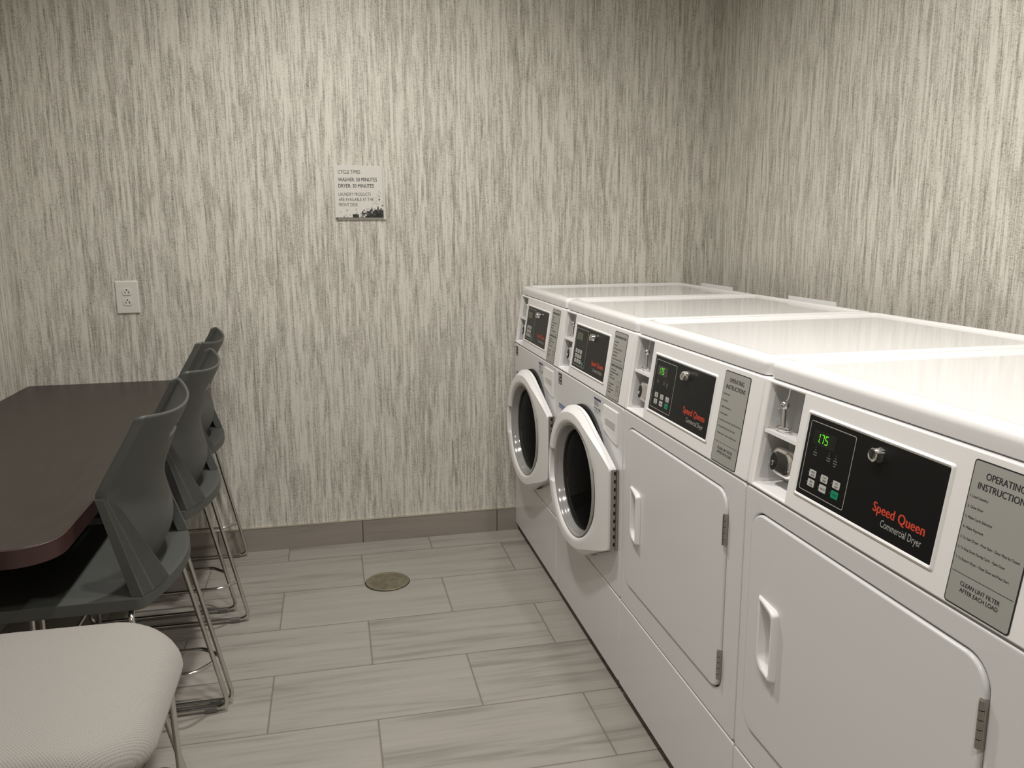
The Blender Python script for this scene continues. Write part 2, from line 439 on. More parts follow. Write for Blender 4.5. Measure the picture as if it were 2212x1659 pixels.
    wallq(.044, .1335, .0205, .110, -.073, -.070)
    box = cb.build('coin_box', M['galv'], root, 30)
    cb = MB(); wallq(.0445, .1330, .1185, .2005, -.0655, -.0645); cb.build('coin_plate', M['darkplate'], box)
    mb = MB(); slab(mb, lambda i: rr(.100+i, .122-i, .178+i, .192-i, .006, 4), -.0644, -.0636, .0003, CON); mb.build('oval_badge', M['greyplastic'], box)
    tag(box, 'grey metal coin box liner with small rivets')
    cb = MB(); wallq(.0235, .1338, .110, .1165, -.066, -.004); cb.build('shelf', M['plastic'], box)
    for i, s in enumerate((.05, .075, .1, .135, .155, .175, .19)):
        for hh in (-.025, -.045):
            c = Vector(F(hh)((.0242, s+(.006 if hh < -.03 else 0)))); rv = MB()
            rv.loft([[c+Vector((r*cos(2*pi*k/8), -dy, r*sin(2*pi*k/8))) for k in range(8)] for r, dy in ((.0016, 0), (.0012, .0008), (.0003, .0011))], False, True)
            rv.build('rivet', M['galv'], box)
    # coin acceptor: rod, ball and tray ring
    mb = MB()
    mb.tube([F(-.026)((.048, .201)), F(-.026)((.048, .182)), F(-.023)((.046, .172))], .0016, .004, 8)
    mb.tube([F(-.022)((.0475, .162)), F(-.022)((.055, .126))], .0036, 0, 10)
    c = Vector(F(-.022)((.0465, .167)))
    mb.loft([[c+Vector((.0085*cos(a)*cos(2*pi*k/14), .0085*cos(a)*sin(2*pi*k/14), .0085*sin(a))) for k in range(14)] for a in [pi*(j/8-.5)*.98 for j in range(9)]], True, True)
    c = Vector(F(-.024)((.051, .1235)))
    mb.tube([c+Vector((.010*cos(a), .018*sin(a), 0)) for a in [2*pi*k/20 for k in range(20)]]+[c+Vector((.010, 0, 0))], .0018, 0, 8)
    mb.build('coin_acceptor', M['chrome'], box)
    # lock block
    mb = MB(); mp = lambda h: CON(h)
    slab(mb, lambda i: rr(.035+i, .104-i, .036+i, .090-i, .016, 5), -.069, -.018, .010, mp)
    lk = mb.build('lock_block', M['chrome'], box)
    mb = MB(); slab(mb, lambda i: [(.050+.010*cos(2*pi*k/24)*(1-i*60), .060+.017*sin(2*pi*k/24)*(1-i*60)) for k in range(24)], -.0182, -.0165, .001, mp); mb.build('lock_face', M['gasket'], box)
    mb = MB(); slab(mb, lambda i: circ(.050, .057, .0045-i, 14), -.0165, -.0140, .001, mp); mb.build('lock_plug', M['chrome'], box)
    # black control panel with raised white frame
    mb = MB()
    def fl(i, h, r): return [CON(h)(p) for p in rr(.159+i, .4975-i, .0325+i, .1790-i, r, 5)]
    mb.loft([fl(-.0025, .0, .005), fl(-.001, .0018, .004), fl(.001, .0028, .004), fl(.003, .0022, .003), fl(.005, .0004, .002), fl(.0052, .0002, .002)])
    fr_ = mb.build('panel_frame', M['plastic'], root)
    mb = MB(); mb.loft([[CON(h)(p) for p in rr(.1635, .493, .037, .1745, .002, 4)] for h in (.0002, .0008)], False, True)
    cp = mb.build('control_panel', M['black'], root)
    mb = MB()
    mb.loft([[CON(h)(p) for p in rr(.171+i, .2945-i, .0455+i, .1665-i, .004-i, 4)] for i, h in ((0, .0009), (0, .0012), (.0011, .0012), (.0011, .0009))])
    mb.build('keypad_outline', M['silver'], cp)
    # key lock on the panel
    mb = MB(); cx, cy = .352, .153
    L = [[CON(h)(p) for p in circ(cx, cy, r, 20)] for h, r in ((.0008, .0125), (.004, .0125), (.0055, .0115), (.013, .0105), (.0145, .009), (.0135, .007))]
    mb.loft(L, False, True); lk = mb.build('key_lock', M['chrome'], cp)
    mb = MB(); rects(mb, [(cx-.0012, cx+.0012, cy-.005, cy+.005)], CON(.0137)); mb.build('keyhole', M['hole'], cp)
    # instruction label
    mb = MB()
    mb.loft([[CON(h)(p) for p in rr(.5280+i, .6345-i, .006+i, .1985-i, .005-i, 4)] for i, h in ((0, .0001), (0, .0006), (.0014, .0007), (.0014, .0008))], False, True)
    lb = mb.build('instruction_label', M['ink'], root)
    mb = MB(); mb.loft([[CON(.0009)(p) for p in rr(.5298, .6327, .0078, .1967, .0036, 4)]], False, True)
    mb.build('label_face', M['label'], lb, 0, False)
    return cp, lb
def seg7(ch, x, y, w, h, th=.0014):
    segs = {'0': 'abcdef', '1': 'bc', '7': 'abc', '5': 'afgcd'}[ch]; sl = .12
    R_ = []
    for s in segs:
        a = {'a': (x+th, x+w-th, y+h-th, y+h), 'd': (x+th, x+w-th, y, y+th), 'g': (x+th, x+w-th, y+h/2-th/2, y+h/2+th/2),
             'b': (x+w-th, x+w, y+h/2+th/2, y+h-th/2), 'c': (x+w-th, x+w, y+th/2, y+h/2-th/2),
             'f': (x, x+th, y+h/2+th/2, y+h-th/2), 'e': (x, x+th, y+th/2, y+h/2-th/2)}[s]
        R_.append(a)
    return R_
def display(cp, x, y, dim):
    mb = MB(); slab(mb, lambda i: rr(x+i, x+.062-i, y+i, y+.024-i, .002, 3), .0008, .0012, .0002, CON)
    mb.build('display', M['lcd'] if dim else M['display'], cp)
    mb = MB(); q = []
    for i, c in enumerate('175'): q += seg7(c, x+.008+i*.0115, y+.0045, .0082, .0155)
    q.append((x+.0182, x+.0196, y+.0045, y+.0059))
    sk = lambda p: CON(.0014)((p[0]+(p[1]-y)*.12, p[1]))
    rects(mb, q, sk); mb.build('display_digits', M['dimdigit'] if dim else M['digit'], cp, 0, False)
def brand(cp, second):
    mb = MB(); V, F_ = text2d([('Speed Queen', .472, .0705, .0155,   .110, 'r', .034)]); flat(mb, V, F_, CON, .0010); mb.build('red_lettering', M['red'], cp, 0, False)
    mb = MB(); V, F_ = text2d([(second, .470, .053, .0115, .086, 'r', 0.0)]); flat(mb, V, F_, CON, .0010); mb.build('silver_lettering', M['silver'], cp, 0, False)

def make_dryer(loc, label):
    root = empty('dryer', loc, label, 'dryer', 'front control dryers')
    cp, lb = base_parts(root)
    # front panel with door opening
    mb = MB()
    DO = lambda i: rr(.031+i, .618-i, .366+i, .818-i, .042-i*.6, 8)
    OU = lambda i: rr(T0+i, T1-i, ZS+.0015+i, ZC-.002-i, .008, 8)
    mb.loft([[FR(-.014)(p) for p in OU(0)], [FR(-.004)(p) for p in OU(0)], [FR(-.001)(p) for p in OU(.0012)], [FR(0)(p) for p in OU(.004)],
             [FR(0)(p) for p in DO(-.0035)], [FR(-.001)(p) for p in DO(-.001)], [FR(-.003)(p) for p in DO(0)], [FR(-.0115)(p) for p in DO(0)], [FR(-.014)(p) for p in DO(-.001)]])
    mb.loft([[FR(-.014)(p) for p in DO(-.001)], [FR(-.014)(p) for p in OU(0)]])
    mb.build('front_panel', M['enamel'], root)
    # door
    mb = MB(); DL = lambda i: DO(.0028+i)
    HO = lambda i: rr(.0825+i, .1425-i, .525+i, .654-i, .010, 8)
    L = [[FR(-.0105)(p) for p in HO(0)], [FR(-.0105)(p) for p in DL(.001)], [FR(-.0095)(p) for p in DL(0)], [FR(-.0005)(p) for p in DL(0)]]
    for k in range(1, 5):
        t_ = k/4*pi/2; L.append([FR(-.0005+.004*sin(t_))(p) for p in DL(.004*(1-cos(t_)))])
    L += [[FR(.0035)(p) for p in HO(0)], [FR(-.0105)(p) for p in HO(0)]]
    mb.loft(L); door = mb.build('door', M['enamel'], root, 40)
    # moulded pull
    def chamf(i, j=0.0):
        a0, a1, b0, b1 = .079+i+j, .147-i, .519+i, .660-i
        return [(a0, b0+.020), (a0+.007, b0+.008), (a0+.022, b0), (a1-.006, b0), (a1-.0015, b0+.0015), (a1, b0+.006), (a1, b1-.014), (a1-.0015, b1-.010), (a1-.008, b1-.004), (a0+.006, b1), (a0+.001, b1-.001), (a0, b1-.004)]
    mb = MB()
    def pf(h, i, j=0.0, lo=None):   # the pull stands proud on the right and runs out flush on the left
        out = []
        for p in chamf(i, j):
            t_ = (p[0]-.079)/.068; hh = h if lo is None else lo+(h-lo)*min(1, max(0, (t_+.05)*1.25))
            out.append(FR(hh)(p))
        return out
    mb.loft([pf(.0036, -.002), pf(.012, -.0005, 0, .005), pf(.0155, .0015, 0, .0065), pf(.0155, .0055, 0, .0065), pf(.0125, .0080, 0, .005), pf(-.030, .0095), pf(-.031, .0110)], False, True)
    hd = mb.build('door_handle', M['plastic'], door, 40)
    for zb in (.703, .401):
        mb = MB(); tt = .6145
        mb.box(-.0052, .0005, -tt-.0045, -tt+.0045, zb, zb+.0665)
        for k in range(5):
            z_ = zb+.0005+k*.0133
            mb.loft([[( -.0055+.0042*cos(2*pi*j/12), -tt+.0042*sin(2*pi*j/12), z) for j in range(12)] for z in (z_, z_+.0122)], True, True)
        mb.build('hinge', M['steel'], door)
    display(cp, .185, .129, False)
    # keys
    cap = MB(); tb = MB()
    names = [['HIGH', 'TEMP'], ['LOW', 'TEMP'], ['NO', 'HEAT'], ['MED', 'TEMP'], ['DELICATE'], ['START']]
    for i in range(6):
        c, r = i % 3, i//3; x = .2015+c*.0332; y = .0795-r*.0165
        mb = MB(); slab(mb, lambda q: rr(x-.0095+q, x+.0095-q, y-.0062+q, y+.0062-q, .002, 3), .0008, .0014, .0003, CON)
        mb.build('key', M['greenkey'] if i == 5 else M['key'], cp)
        nm = names[i]
        V, F_ = text2d([(s, x+.001, y+(.0010 if len(nm) == 2 and k == 0 else -.0042 if len(nm) == 2 else -.0016), .0030, None if len(s) < 6 else .014, 'c', .02) for k, s in enumerate(nm)])
        flat(tb, V, F_, CON, .00152)
        rects(cap, [(x-.0135, x-.012, y-.001, y+.001)], CON(.00095))
    tb.build('key_lettering', M['ink'], cp, 0, False)
    for (x, n) in ((.197, 3), (.235, 3), (.2535, 4)):
        for k in range(n):
            w = (.0035, .011, .009, .0075)[k % 4]*(.8+.3*((k*7) % 3)/2)
            rects(cap, [(x-w/2, x+w/2, .1185-k*.0042, .1203-k*.0042)], CON(.00095))
        rects(cap, [(x-.001, x+.001, .1235, .125)], CON(.00095))
    cap.build('indicator_marks', M['dimink'], cp, 0, False)
    brand(cp, 'Commercial Dryer')
    mb = MB()
    tx = [('OPERATING', .5812, .1765, .0092, .060, 'c', .02), ('INSTRUCTIONS', .5812, .1620, .0092, .079, 'c', .02)]
    for k, s in enumerate(['1. Load Laundry', '2. Close Door', '3. Make Cycle Selection', '4. Make Payment', '5. To Start Dryer - Press Start - Door Must be Closed', '6. To Stop Dryer During Cycle - Open Door', '7. To Restart Dryer - Close Door and Press Start']):
        tx.append((s, .5325, .1490-k*.01385, .0036, (.030, .026, .044, .034, .094, .076, .086)[k], 'l', .012))
    tx += [('CLEAN LINT FILTER', .5812, .0350, .0058, .064, 'c', .02), ('AFTER EACH LOAD', .5812, .0265, .0058, .062, 'c', .02)]
    V, F_ = text2d(tx); flat(mb, V, F_, CON, .0011); rects(mb, [(.5320, .6305, .0490, .0497)], CON(.0011))
    mb.build('label_lettering', M['ink'], lb, 0, False)
    return root

AJ = radians(2.7)
def DOORP(h):   # washer door frame: swung slightly open about its right hand hinge at t = .65
    return lambda p: (-(h*cos(AJ) + (.65-p[0])*sin(AJ)), -(.65-(.65-p[0])*cos(AJ)) - 0.0, p[1])
def make_washer(loc, label):
    root = empty('washer', loc, label, 'washing machine', 'front control washers')
    cp, lb = base_parts(root)
    mb = MB(); slab(mb, lambda i: rr(T0+i, T1-i, ZS+.0015+i, ZC-.002-i, .008, 4), -.014, 0, .004, FR)
    fp = mb.build('front_panel', M['enamel'], root)
    # rubber gasket ring in the porthole behind the door
    tc, zc = .345, .5525
    mb = MB(); mb.loft([[FR(h)(p) for p in circ(tc, zc, r, 64)] for h, r in ((.0003, .2420), (.0080, .2410), (.0085, .205), (.0003, .2))], False, True)
    mb.build('gasket', M['gasket'], root)
    # door: annulus with straight hinge side
    n = 320; hs = math.atan2(.122, .305); tg = hs+math.acos(.24/sqrt(.305**2+.122**2))
    def Rout(a):
        a = abs((a+pi) % (2*pi)-pi)
        if a < hs: return .303/cos(a)
        if a < tg: return .24/cos(tg-a)
        return .24
    A = [2*pi*(k+.5)/n for k in range(n)]; r0 = .181
    # rounded corners by light smoothing
    Rs = [Rout(a) for a in A]
    Rs = [(Rs[i-1]+2*Rs[i]+Rs[(i+1) % n])/4 for i in range(n)]
    L = [[DOORP(.006)((tc+r0*cos(a), zc+r0*sin(a))) for a in A]]
    inner = [(0, .026), (.03, .0315), (.10, .0355), (.22, .0385), (.36, .0395), (.50, .0395), (.62, .0393), (.66, .0393), (.70, .0392), (.85, .0390), (1.0, .0388)]
    outer = [(.04, .0380), (.12, .0362), (.55, .0275), (.90, .0200), (1.0, .0165), (1.0, .006)]
    for q, h in inner+[(1+a_, h_) for a_, h_ in outer]:
        lp = []
        for a, Ro in zip(A, Rs):
            tt = tc+Ro*cos(a); right = max(0, min(1, (tt-tc-.06)/.24)); right = right*right*(3-2*right)
            bw = .021*(1-right)+.005*right
            r = r0+(Ro-bw-r0)*q if q <= 1 else Ro-bw*(2-q)
            t, z = tc+r*cos(a), zc+r*sin(a)
            rt_ = max(0, min(1, (t-tc+.08)/.383))
            hh = h-.013*rt_ if h > .017 else h
            if abs(z-zc) < .056 and t < tc-.100 and h > .013:
                if q < .68: hh = min(hh, .0150)
                elif q <= 1: hh = hh-.004
                else: hh = min(hh, h)
            lp.append(DOORP(hh)((t, z)))
        L.append(lp)
    L.append([DOORP(.006)((tc+r0*cos(a), zc+r0*sin(a))) for a in A])
    mb = MB(); mb.loft(L)
    door = mb.build('door', M['plastic'], root, 42)
    # bowl rings
    mb = MB(); pr = [(.1825, .024), (.1815, .031), (.178, .031), (.1750, .029), (.174, .019), (.1725, .016), (.171, .0175), (.1695, .016), (.169, .010), (.1675, .009), (.166, .0105), (.1645, .009), (.164, .004), (.160, .003)]
    mb.loft([[DOORP(h)(p) for p in circ(tc, zc, r, 72)] for r, h in pr]); mb.build('bowl_ring', M['bowl'], door, 60)
    mb = MB()
    mb.loft([[DOORP(h)(p) for p in circ(tc, zc, r, 64)] for r, h in [(.1625, .0035)]+[(.1625*cos(k/9*pi/2*.98), .0035+.017*sin(k/9*pi/2*.98)) for k in range(1, 10)]], False, True)
    mb.build('door_glass', M['glass'], door, 80)
    # grip liner in the notch
    mb = MB()
    lp0 = []; 
    aa = [pi-.245+.49*k/10 for k in range(11)]
    mb.loft([[DOORP(.0153)((tc+r*cos(a), zc+r*sin(a))) for a in aa] for r in (.184, .2080)], closed=False)
    mb.build('grip_liner', M['greyplastic'], door, 0, False)
    # piano hinge
    mb = MB(); zb, zt = zc-.120, zc+.120
    mb.box(-.0215, -.0008, -.6525, -.6490, zb, zt)
    mb.loft([[(-.0035+.0042*cos(2*pi*j/12), -.6535+.0042*sin(2*pi*j/12), z) for j in range(12)] for z in (zb, zt)], True, True)
    hg = mb.build('hinge', M['steel'], door)
    mb = MB()
    for k in range(10):
        z_ = zb+.012+k*.0236; mb.box(-.0135, -.0085, -.6530, -.6522, z_, z_+.0105)
    mb.build('hinge_slots', M['hole'], door)
    # dispenser drawer
    mb = MB()
    def dl(i):
        o = [(.522+i, .8355-i), (.522+i, .765+i)]
        for k in range(9):
            a = k/8; o.append((.524+i+(.116-2*i)*a, .762+i-.020*sin(a*pi*.5)))
        o += [(.643-i, .742+i), (.644-i, .8355-i)]
        return o
    slab(mb, dl, .0, .0045, .002, FR); dd = mb.build('dispenser_drawer', M['plastic'], root)
    mb = MB()
    L = [[FR(h)(p) for p in rr(.540+i, .626-i, .768+i, .802-i, .006, 4)] for i, h in ((-.001, .0046), (.0, .0050), (.0015, .0048))]
    mb.loft(L, False, True); mb.build('drawer_pull', M['plastic'], dd)
    mb = MB(); mb.add([FR(.0054)((.543, .782)), FR(.0054)((.623, .778)), FR(.0054)((.623, .800)), FR(.0054)((.543, .800))], [(0, 1, 2, 3)])
    mb.build('pull_recess_shade', M['greyplastic'], dd, 0, False)  # flat grey trapezoid: shade at the top of the pull, put in as colour
    # stickers
    def st(name, a0, a1, b0, b1, m, ink, rs, lab):
        mb = MB(); slab(mb, lambda i: rr(a0+i, a1-i, b0+i, b1-i, .001, 2), 0, .0004, .0001, FR); o = mb.build(name, m, root); tag(o, lab)
        mb = MB(); rects(mb, [(a0+(a1-a0)*x0, a0+(a1-a0)*x1, b0+(b1-b0)*y0, b0+(b1-b0)*y1) for x0, x1, y0, y1 in rs], FR(.0006)); mb.build('sticker_print', ink, o, 0, False)
    random.seed(3)
    lines = [(.05, .95, .84, .98)]+[(.08, .08+.4+.4*random.random(), .76-k*.055, .78-k*.055) for k in range(6)]
    lines += [(.1, .2, .28, .38), (.3, .42, .26, .38), (.55, .68, .28, .4), (.75, .9, .26, .38), (.1, .85, .17, .19), (.1, .7, .1, .12)]
    st('care_sticker', .422, .492, .790, .8405, M['paper'], M['blue'], lines, 'white sticker with navy header and rows of fine print')
    st('energy_sticker', .024, .064, .8065, .8455, M['ink'], M['silver'], [(.1, .9, .08, .2), (.15, .3, .45, .8), (.3, .7, .7, .85), (.55, .85, .4, .55), (.3, .45, .3, .45)], 'small black sticker with a white arc mark')
    st('blue_sticker', .030, .115, .722, .7385, M['blueband'], M['paper'], [(.05, .9, .55, .62), (.05, .7, .25, .32)], 'slim blue sticker above the door')
    # rear flange above the lid
    mb = MB(); mb.box(.7705, .7735, -.480, -.205, 1.058, 1.1115); mb.build('rear_flange', M['enamel'], root)
    display(cp, .183, .1295, True)
    cap = MB(); tb = MB()
    for i in range(10):
        if i < 9: c, r = i % 3, i//3
        else: c, r = 3, 2
        x = .1965+c*.0242; y = .0925-r*.0162-(.004 if i == 9 else 0)
        mb = MB(); slab(mb, lambda q: rr(x-.0088+q, x+.0088-q, y-.0062+q, y+.0062-q, .002, 3), .0008, .0014, .0003, CON)
        mb.build('key', M['tealkey'] if i == 9 else M['key'], cp)
        rects(tb, [(x-.005, x+.005, y+.001, y+.0022), (x-.004, x+.0045, y-.0025, y-.0013)], CON(.00152))
    tb.build('key_lettering', M['ink'], cp, 0, False)
    for c in range(4):
        for k in range(3): rects(cap, [(.215+c*.017-.003, .215+c*.017+.003-.001*k, .1215-k*.006, .1230-k*.006)], CON(.00095))
    cap.build('indicator_marks', M['dimink'], cp, 0, False); cap = MB()
    for k in range(4): rects(cap, [(.178, .187-.001*k, .1225-k*.006, .1240-k*.006)], CON(.00095))
    cap.build('indicator_marks', M['dimink'], cp, 0, False)
    brand(cp, 'Commercial Washer')
    mb = MB()
    tx = [('OPERATING INSTRUCTIONS', .5812, .1800, .0068, .088, 'c', .03)]
    for k, (s, w) in enumerate([('1. Load Laundry', .032), ('2. Close Door', .028), ('3. Add Detergent to Dispenser', .070), ('4. Make Selection', .040), ('5. Make Payment', .036), ('6. Press Start to Begin Wash Cycle', .076)]):
        tx.append((s, .5350, .1665-k*.0098, .0042, w, 'l', .02))
    tx.append(('DISPENSER INSTRUCTIONS', .5812, .0975, .0068, .088, 'c', .03))
    for k, (s, w) in enumerate([('1. Open Drawer', .046), ('2. Add Detergent and Softener', .072), ('Dispenser', .024), ('3. Close Drawer', .048), ('', 0), ('1. Detergent', .044), ('2. Main', .024), ('3. Fabric Softener', .050), ('4. Prewash', .030)]):
        if s: tx.append((s, .5350+(.004 if s == 'Dispenser' else 0), .0870-k*.0083, .0042, w, 'l', .02))
    V, F_ = text2d(tx); flat(mb, V, F_, CON, .0011); rects(mb, [(.5320, .6305, .1090, .1096)], CON(.0011))
    for (a0, a1, b0, b1) in ((.604, .624, .048, .062), (.604, .612, .036, .048), (.614, .624, .036, .048), (.604, .624, .022, .034)):
        t_ = .0006; rects(mb, [(a0, a1, b0, b0+t_), (a0, a1, b1-t_, b1), (a0, a0+t_, b0, b1), (a1-t_, a1, b0, b1)], CON(.0011))
    mb.build('label_lettering', M['ink'], lb, 0, False)
    return root

def mloc(k): return (X0, -GAP-k*W, 0)
wa = make_washer(mloc(0), 'white front-loading washer standing against the back wall, furthest machine of the row')
wb = copy_tree(wa); wb.location = mloc(1); tag(wb, 'white front-loading washer between the other round-door washer and the dryers')
da = make_dryer(mloc(2), 'white square-door dryer standing directly beside the washers')
db = copy_tree(da); db.location = mloc(3); tag(db, 'white square-door dryer nearest the camera at the near end of the row')

# ------------------------------------------------------------------ stools (local: faces -x, base on the floor)
def interp(tab, z):
    for (a, va), (b, vb) in zip(tab, tab[1:]):
        if z <= b:
            t = (z-a)/(b-a)
            return va+(vb-va)*t
    return tab[-1][1]
def smooth_interp(tab, z):
    return sum(interp(tab, max(tab[0][0], min(tab[-1][0], z+d_))) for d_ in (-.024, -.016, -.008, 0, .008, .016, .024))/7
def frame_side(root, s):
    mb = MB(); y = .256*s
    mb.tube([(.150, .165*s, .5535), (.150, y, .5535), (.264, y, .0075+.004), (-.218, y, .0075+.004), (-.205, y, .5535), (-.205, .165*s, .5535)], .0066, .032, 14)
    fr = mb.build('sled_leg', M['tube'], root, 60)
    return fr
def make_stool(loc, label, padded=False, rz=0.0):
    root = empty('padded_stool' if padded else 'stool', loc, label, 'stool', None if padded else 'charcoal sled-base stools along the table', rz)
    for s in (-1, 1):
        f = frame_side(root, s)
        for x in (.215, -.2):
            mb = MB(); mb.loft([[(x+dx, .256*s+p[0], .0085+p[1]) for p in rr(-.0082, .0082, -.0085, .0085, .004, 3)] for dx in (-.016, .016)], True, True)
            mb.build('glide', M['clear'], f)
    mb = MB()
    pts = [(.2275, .2505, .152), (.188, .207, .152), (-.185, .207, .152), (-.212, .19, .152)]
    path = pts + [(a, -b, c) for a, b, c in pts[::-1]]
    mb.tube(path, .0058, .02, 12); mb.build('foot_ring', M['tube'], root, 60)
    # seat: shallow dished plate with curved rear edge
    mb = MB(); n = 64
    def seat_loop(i, z, dish=0):
        out = []
        lo = rr(-.272+i, .176-i*.6, -.250+i, .250-i, .05, 8); hi = rr(-.272+i, .176-i*.6, -.250+i, .250-i, .012, 8)
        body = []
        for p, q in zip(lo, hi):
            if p[0] < 0: body.append(p)
            else: body.append(q)
        # denser points along the curved rear edge
        k0 = 8; rear = [(.176-i*.6, y_) for y_ in [(-.237+i)+(.474-2*i)*j_/24 for j_ in range(1, 24)]]
        body = body[:k0+1]+rear+body[k0+1:]
        for p in body:
            x, y = p
            if x > .10: x += (.056*(1-(y/.250)**2))*min(1, (x-.10)/.07)
            out.append((x, y, z))
        return out
    def seat_pts(i, z): return seat_loop(i, z)
    L = [seat_pts(.02, .5600), seat_pts(.004, .5600), seat_pts(0, .5625), seat_pts(0, .5850), seat_pts(.0015, .5878), seat_pts(.006, .5885), seat_pts(.02, .5882), seat_pts(.06, .5860), seat_pts(.11, .5835), seat_pts(.16, .5825)]
    if padded: L = [[(-.01+p[0]*.66, p[1]*.72, p[2]-.022) for p in l] for l in L[:5]]
    mb.loft(L, True, True)
    if padded: mb.build('seat_shell', M['poly'], root, 40)
    else: mb.build('seat', M['poly'], root, 40)
    if padded:
        mb = MB()
        def pl(i, z, r):
            return [(p[0], p[1], z-.016-.030*max(0, min(1, (-.12-p[0])/.146))**2) for p in rr(-.266+i, .165-i, -.213+i, .236-i, r, 10)]
        hw = .03; L = [pl(.03, .5835, .09)]
        for k in range(-6, 7):
            a = k/6*pi/2; L.append(pl(.036*(1-cos(a)), .611+(.027*sin(a) if a < 0 else .033*sin(a)), (.115-.034*(1-cos(a))*.5)))
        L += [pl(.055, .6462, .095), pl(.08, .6478, .08), pl(.12, .6485, .06), pl(.17, .6485, .03)]
        mb.loft(L, True, True); mb.build('seat_cushion', M['fabric'], root, 60)
    # back supports with fine ribs on their rear faces
    for s in (-1, 1):
        mb = MB(); rows = []; ribs = 20; K = 30
        for k in range(K+1):
            q = k/K; z = .806-(.806-.589)*q
            yo = .2450; wi = .042+.062*q
            xo = .120+.057*q; 
            outer_front = xo-.0155-.006*q
            row = [(outer_front, s*yo, z)]
            m_ = ribs*4
            for j in range(m_+1):
                u = j/m_; y = yo-wi*u
                x = xo + (.030*q+.006)*(1-(1-u)**1.6)
                r_ = j % 4
                if .27 < u < .36: dpt = 0
                elif u < .03 or u > .97: dpt = 0
                else: dpt = (0, .0016, .0016, 0)[r_]
                row.append((x-dpt, s*y, z))
            yi = yo-wi
            xi = xo + (.030*q+.006)
            row += [(xi-.024, s*yi, z), (xi-.030, s*(yi+.012), z)]
            rows.append(row)
        mb.loft(rows, True, True); mb.build('back_support', M['polyrib'], root, 25)
    # back shell
    XC = [(.598, .162), (.64, .194), (.69, .203), (.74, .189), (.79, .186), (.972, .258)]
    XE = [(.598, .160), (.64, .170), (.69, .165), (.75, .138), (.80, .114), (.84, .137), (.972, .214)]
    HW = [(.598, .020), (.603, .070), (.615, .100), (.64, .130), (.68, .158), (.72, .182), (.765, .208), (.80, .232), (.86, .229), (.92, .226), (.972, .223)]
    zs = [.598+.374*(k/60) for k in range(61)]; us = [-1+2*k/56 for k in range(57)]
    mb = MB(); idx = {}; 
    for i, z in enumerate(zs):
        hw = interp(HW, z); xc, xe = smooth_interp(XC, z), smooth_interp(XE, z)
        cols = [-1.0001]+us+[1.0001]
        for j, u in enumerate(cols):
            uu = max(-1, min(1, u)); x = xc-(xc-xe)*abs(uu)**2.1
            zz = z - (.018*(1-uu*uu) if z > .9 else 0)*((z-.9)/.072 if z > .9 else 0)
            if abs(u) > 1: x -= .018*min(1, max(0, (z-.70)/.08))*(1 if i < 60 else .35)+.002; y = hw*uu
            else: y = hw*uu
            idx[i, j] = len(mb.v); mb.v.append((x, y, zz))
    NJ = len(us)+2
    for i in range(60):
        for j in range(NJ-1):
            z = (zs[i]+zs[i+1])/2; u = (us[max(0, min(55, j-1))]+us[max(1, min(56, j))])/2
            if .886 < z < .912 and abs(u) < .24: continue
            mb.f.append((idx[i, j], idx[i, j+1], idx[i+1, j+1], idx[i+1, j]))
    bk = mb.build('backrest', M['poly'], root, 50)
    so = bk.modifiers.new('solid', 'SOLIDIFY'); so.thickness = .0055; so.offset = 0
    return root

OX = -.35
sa = make_stool((OX+.000, -1.463, 0), 'charcoal plastic stool at the near corner of the brown table')
sb = copy_tree(sa); sa.rotation_euler.z = radians(1.0); sb.location = (OX+.004, -.912, 0); sb.rotation_euler.z = radians(0.3); tag(sb, 'charcoal plastic stool between the two other charcoal stools beside the table')
sc = copy_tree(sa); sc.location = (OX-.053, -.314, 0); tag(sc, 'charcoal plastic stool closest to the back wall, partly hidden behind the others')
make_stool((-.312, -2.085, 0), 'stool with pale grey dimpled fabric seat in the foreground corner', True, pi)

# ------------------------------------------------------------------ table
tb = empty('table', (-.604, -.91, 0), 'long dark brown laminate table pushed against the back and left walls', 'table')
cx, cy = .604, .91
def tl(i, z):
    x0, x1, y0, y1 = XL+.002+i, -.292-i, -1.815+i, -.002-i; out = []
    for (ax, ay, s, r) in ((x1, y0, -pi/2, .085), (x1, y1, 0, .004), (x0, y1, pi/2, .004), (x0, y0, pi, .004)):
        r = r-i if r > i else .001
        sx = -1 if ax == x1 else 1; sy = 1 if ay == y0 else -1
        for k in range(13):
            t = s+pi/2*k/12; out.append((ax+sx*r+r*cos(t)+cx, ay+sy*r+r*sin(t)+cy, z))
    return out
mb = MB(); mb.loft([tl(.002, HT-.0005), tl(.0025, HT)], False, True); mb.build('table_top', M['lam'], tb, 30)
mb = MB(); mb.loft([tl(.003, HT-.040), tl(.0, HT-.038), tl(0, HT-.002), tl(.002, HT-.0005)], True, True); mb.build('edge_band', M['edge'], tb, 40)
for yy in (-.40, -1.42):
    mb = MB()
    mb.loft([[(p[0]+cx, p[1]+cy, z) for p in circ(-.80, yy, .034, 24)] for z in (.018, HT-.0405)], True, True)
    col = mb.build('leg', M['blackmetal'], tb)
    mb = MB(); slab(mb, lambda i: [(p[0], p[1]) for p in rr(-.895+cx+i, -.52+cx-i, yy+cy-.035+i, yy+cy+.035-i, .02, 5)], 0, .018, .005, lambda h: (lambda p: (p[0], p[1], h))); mb.build('foot', M['blackmetal'], tb)

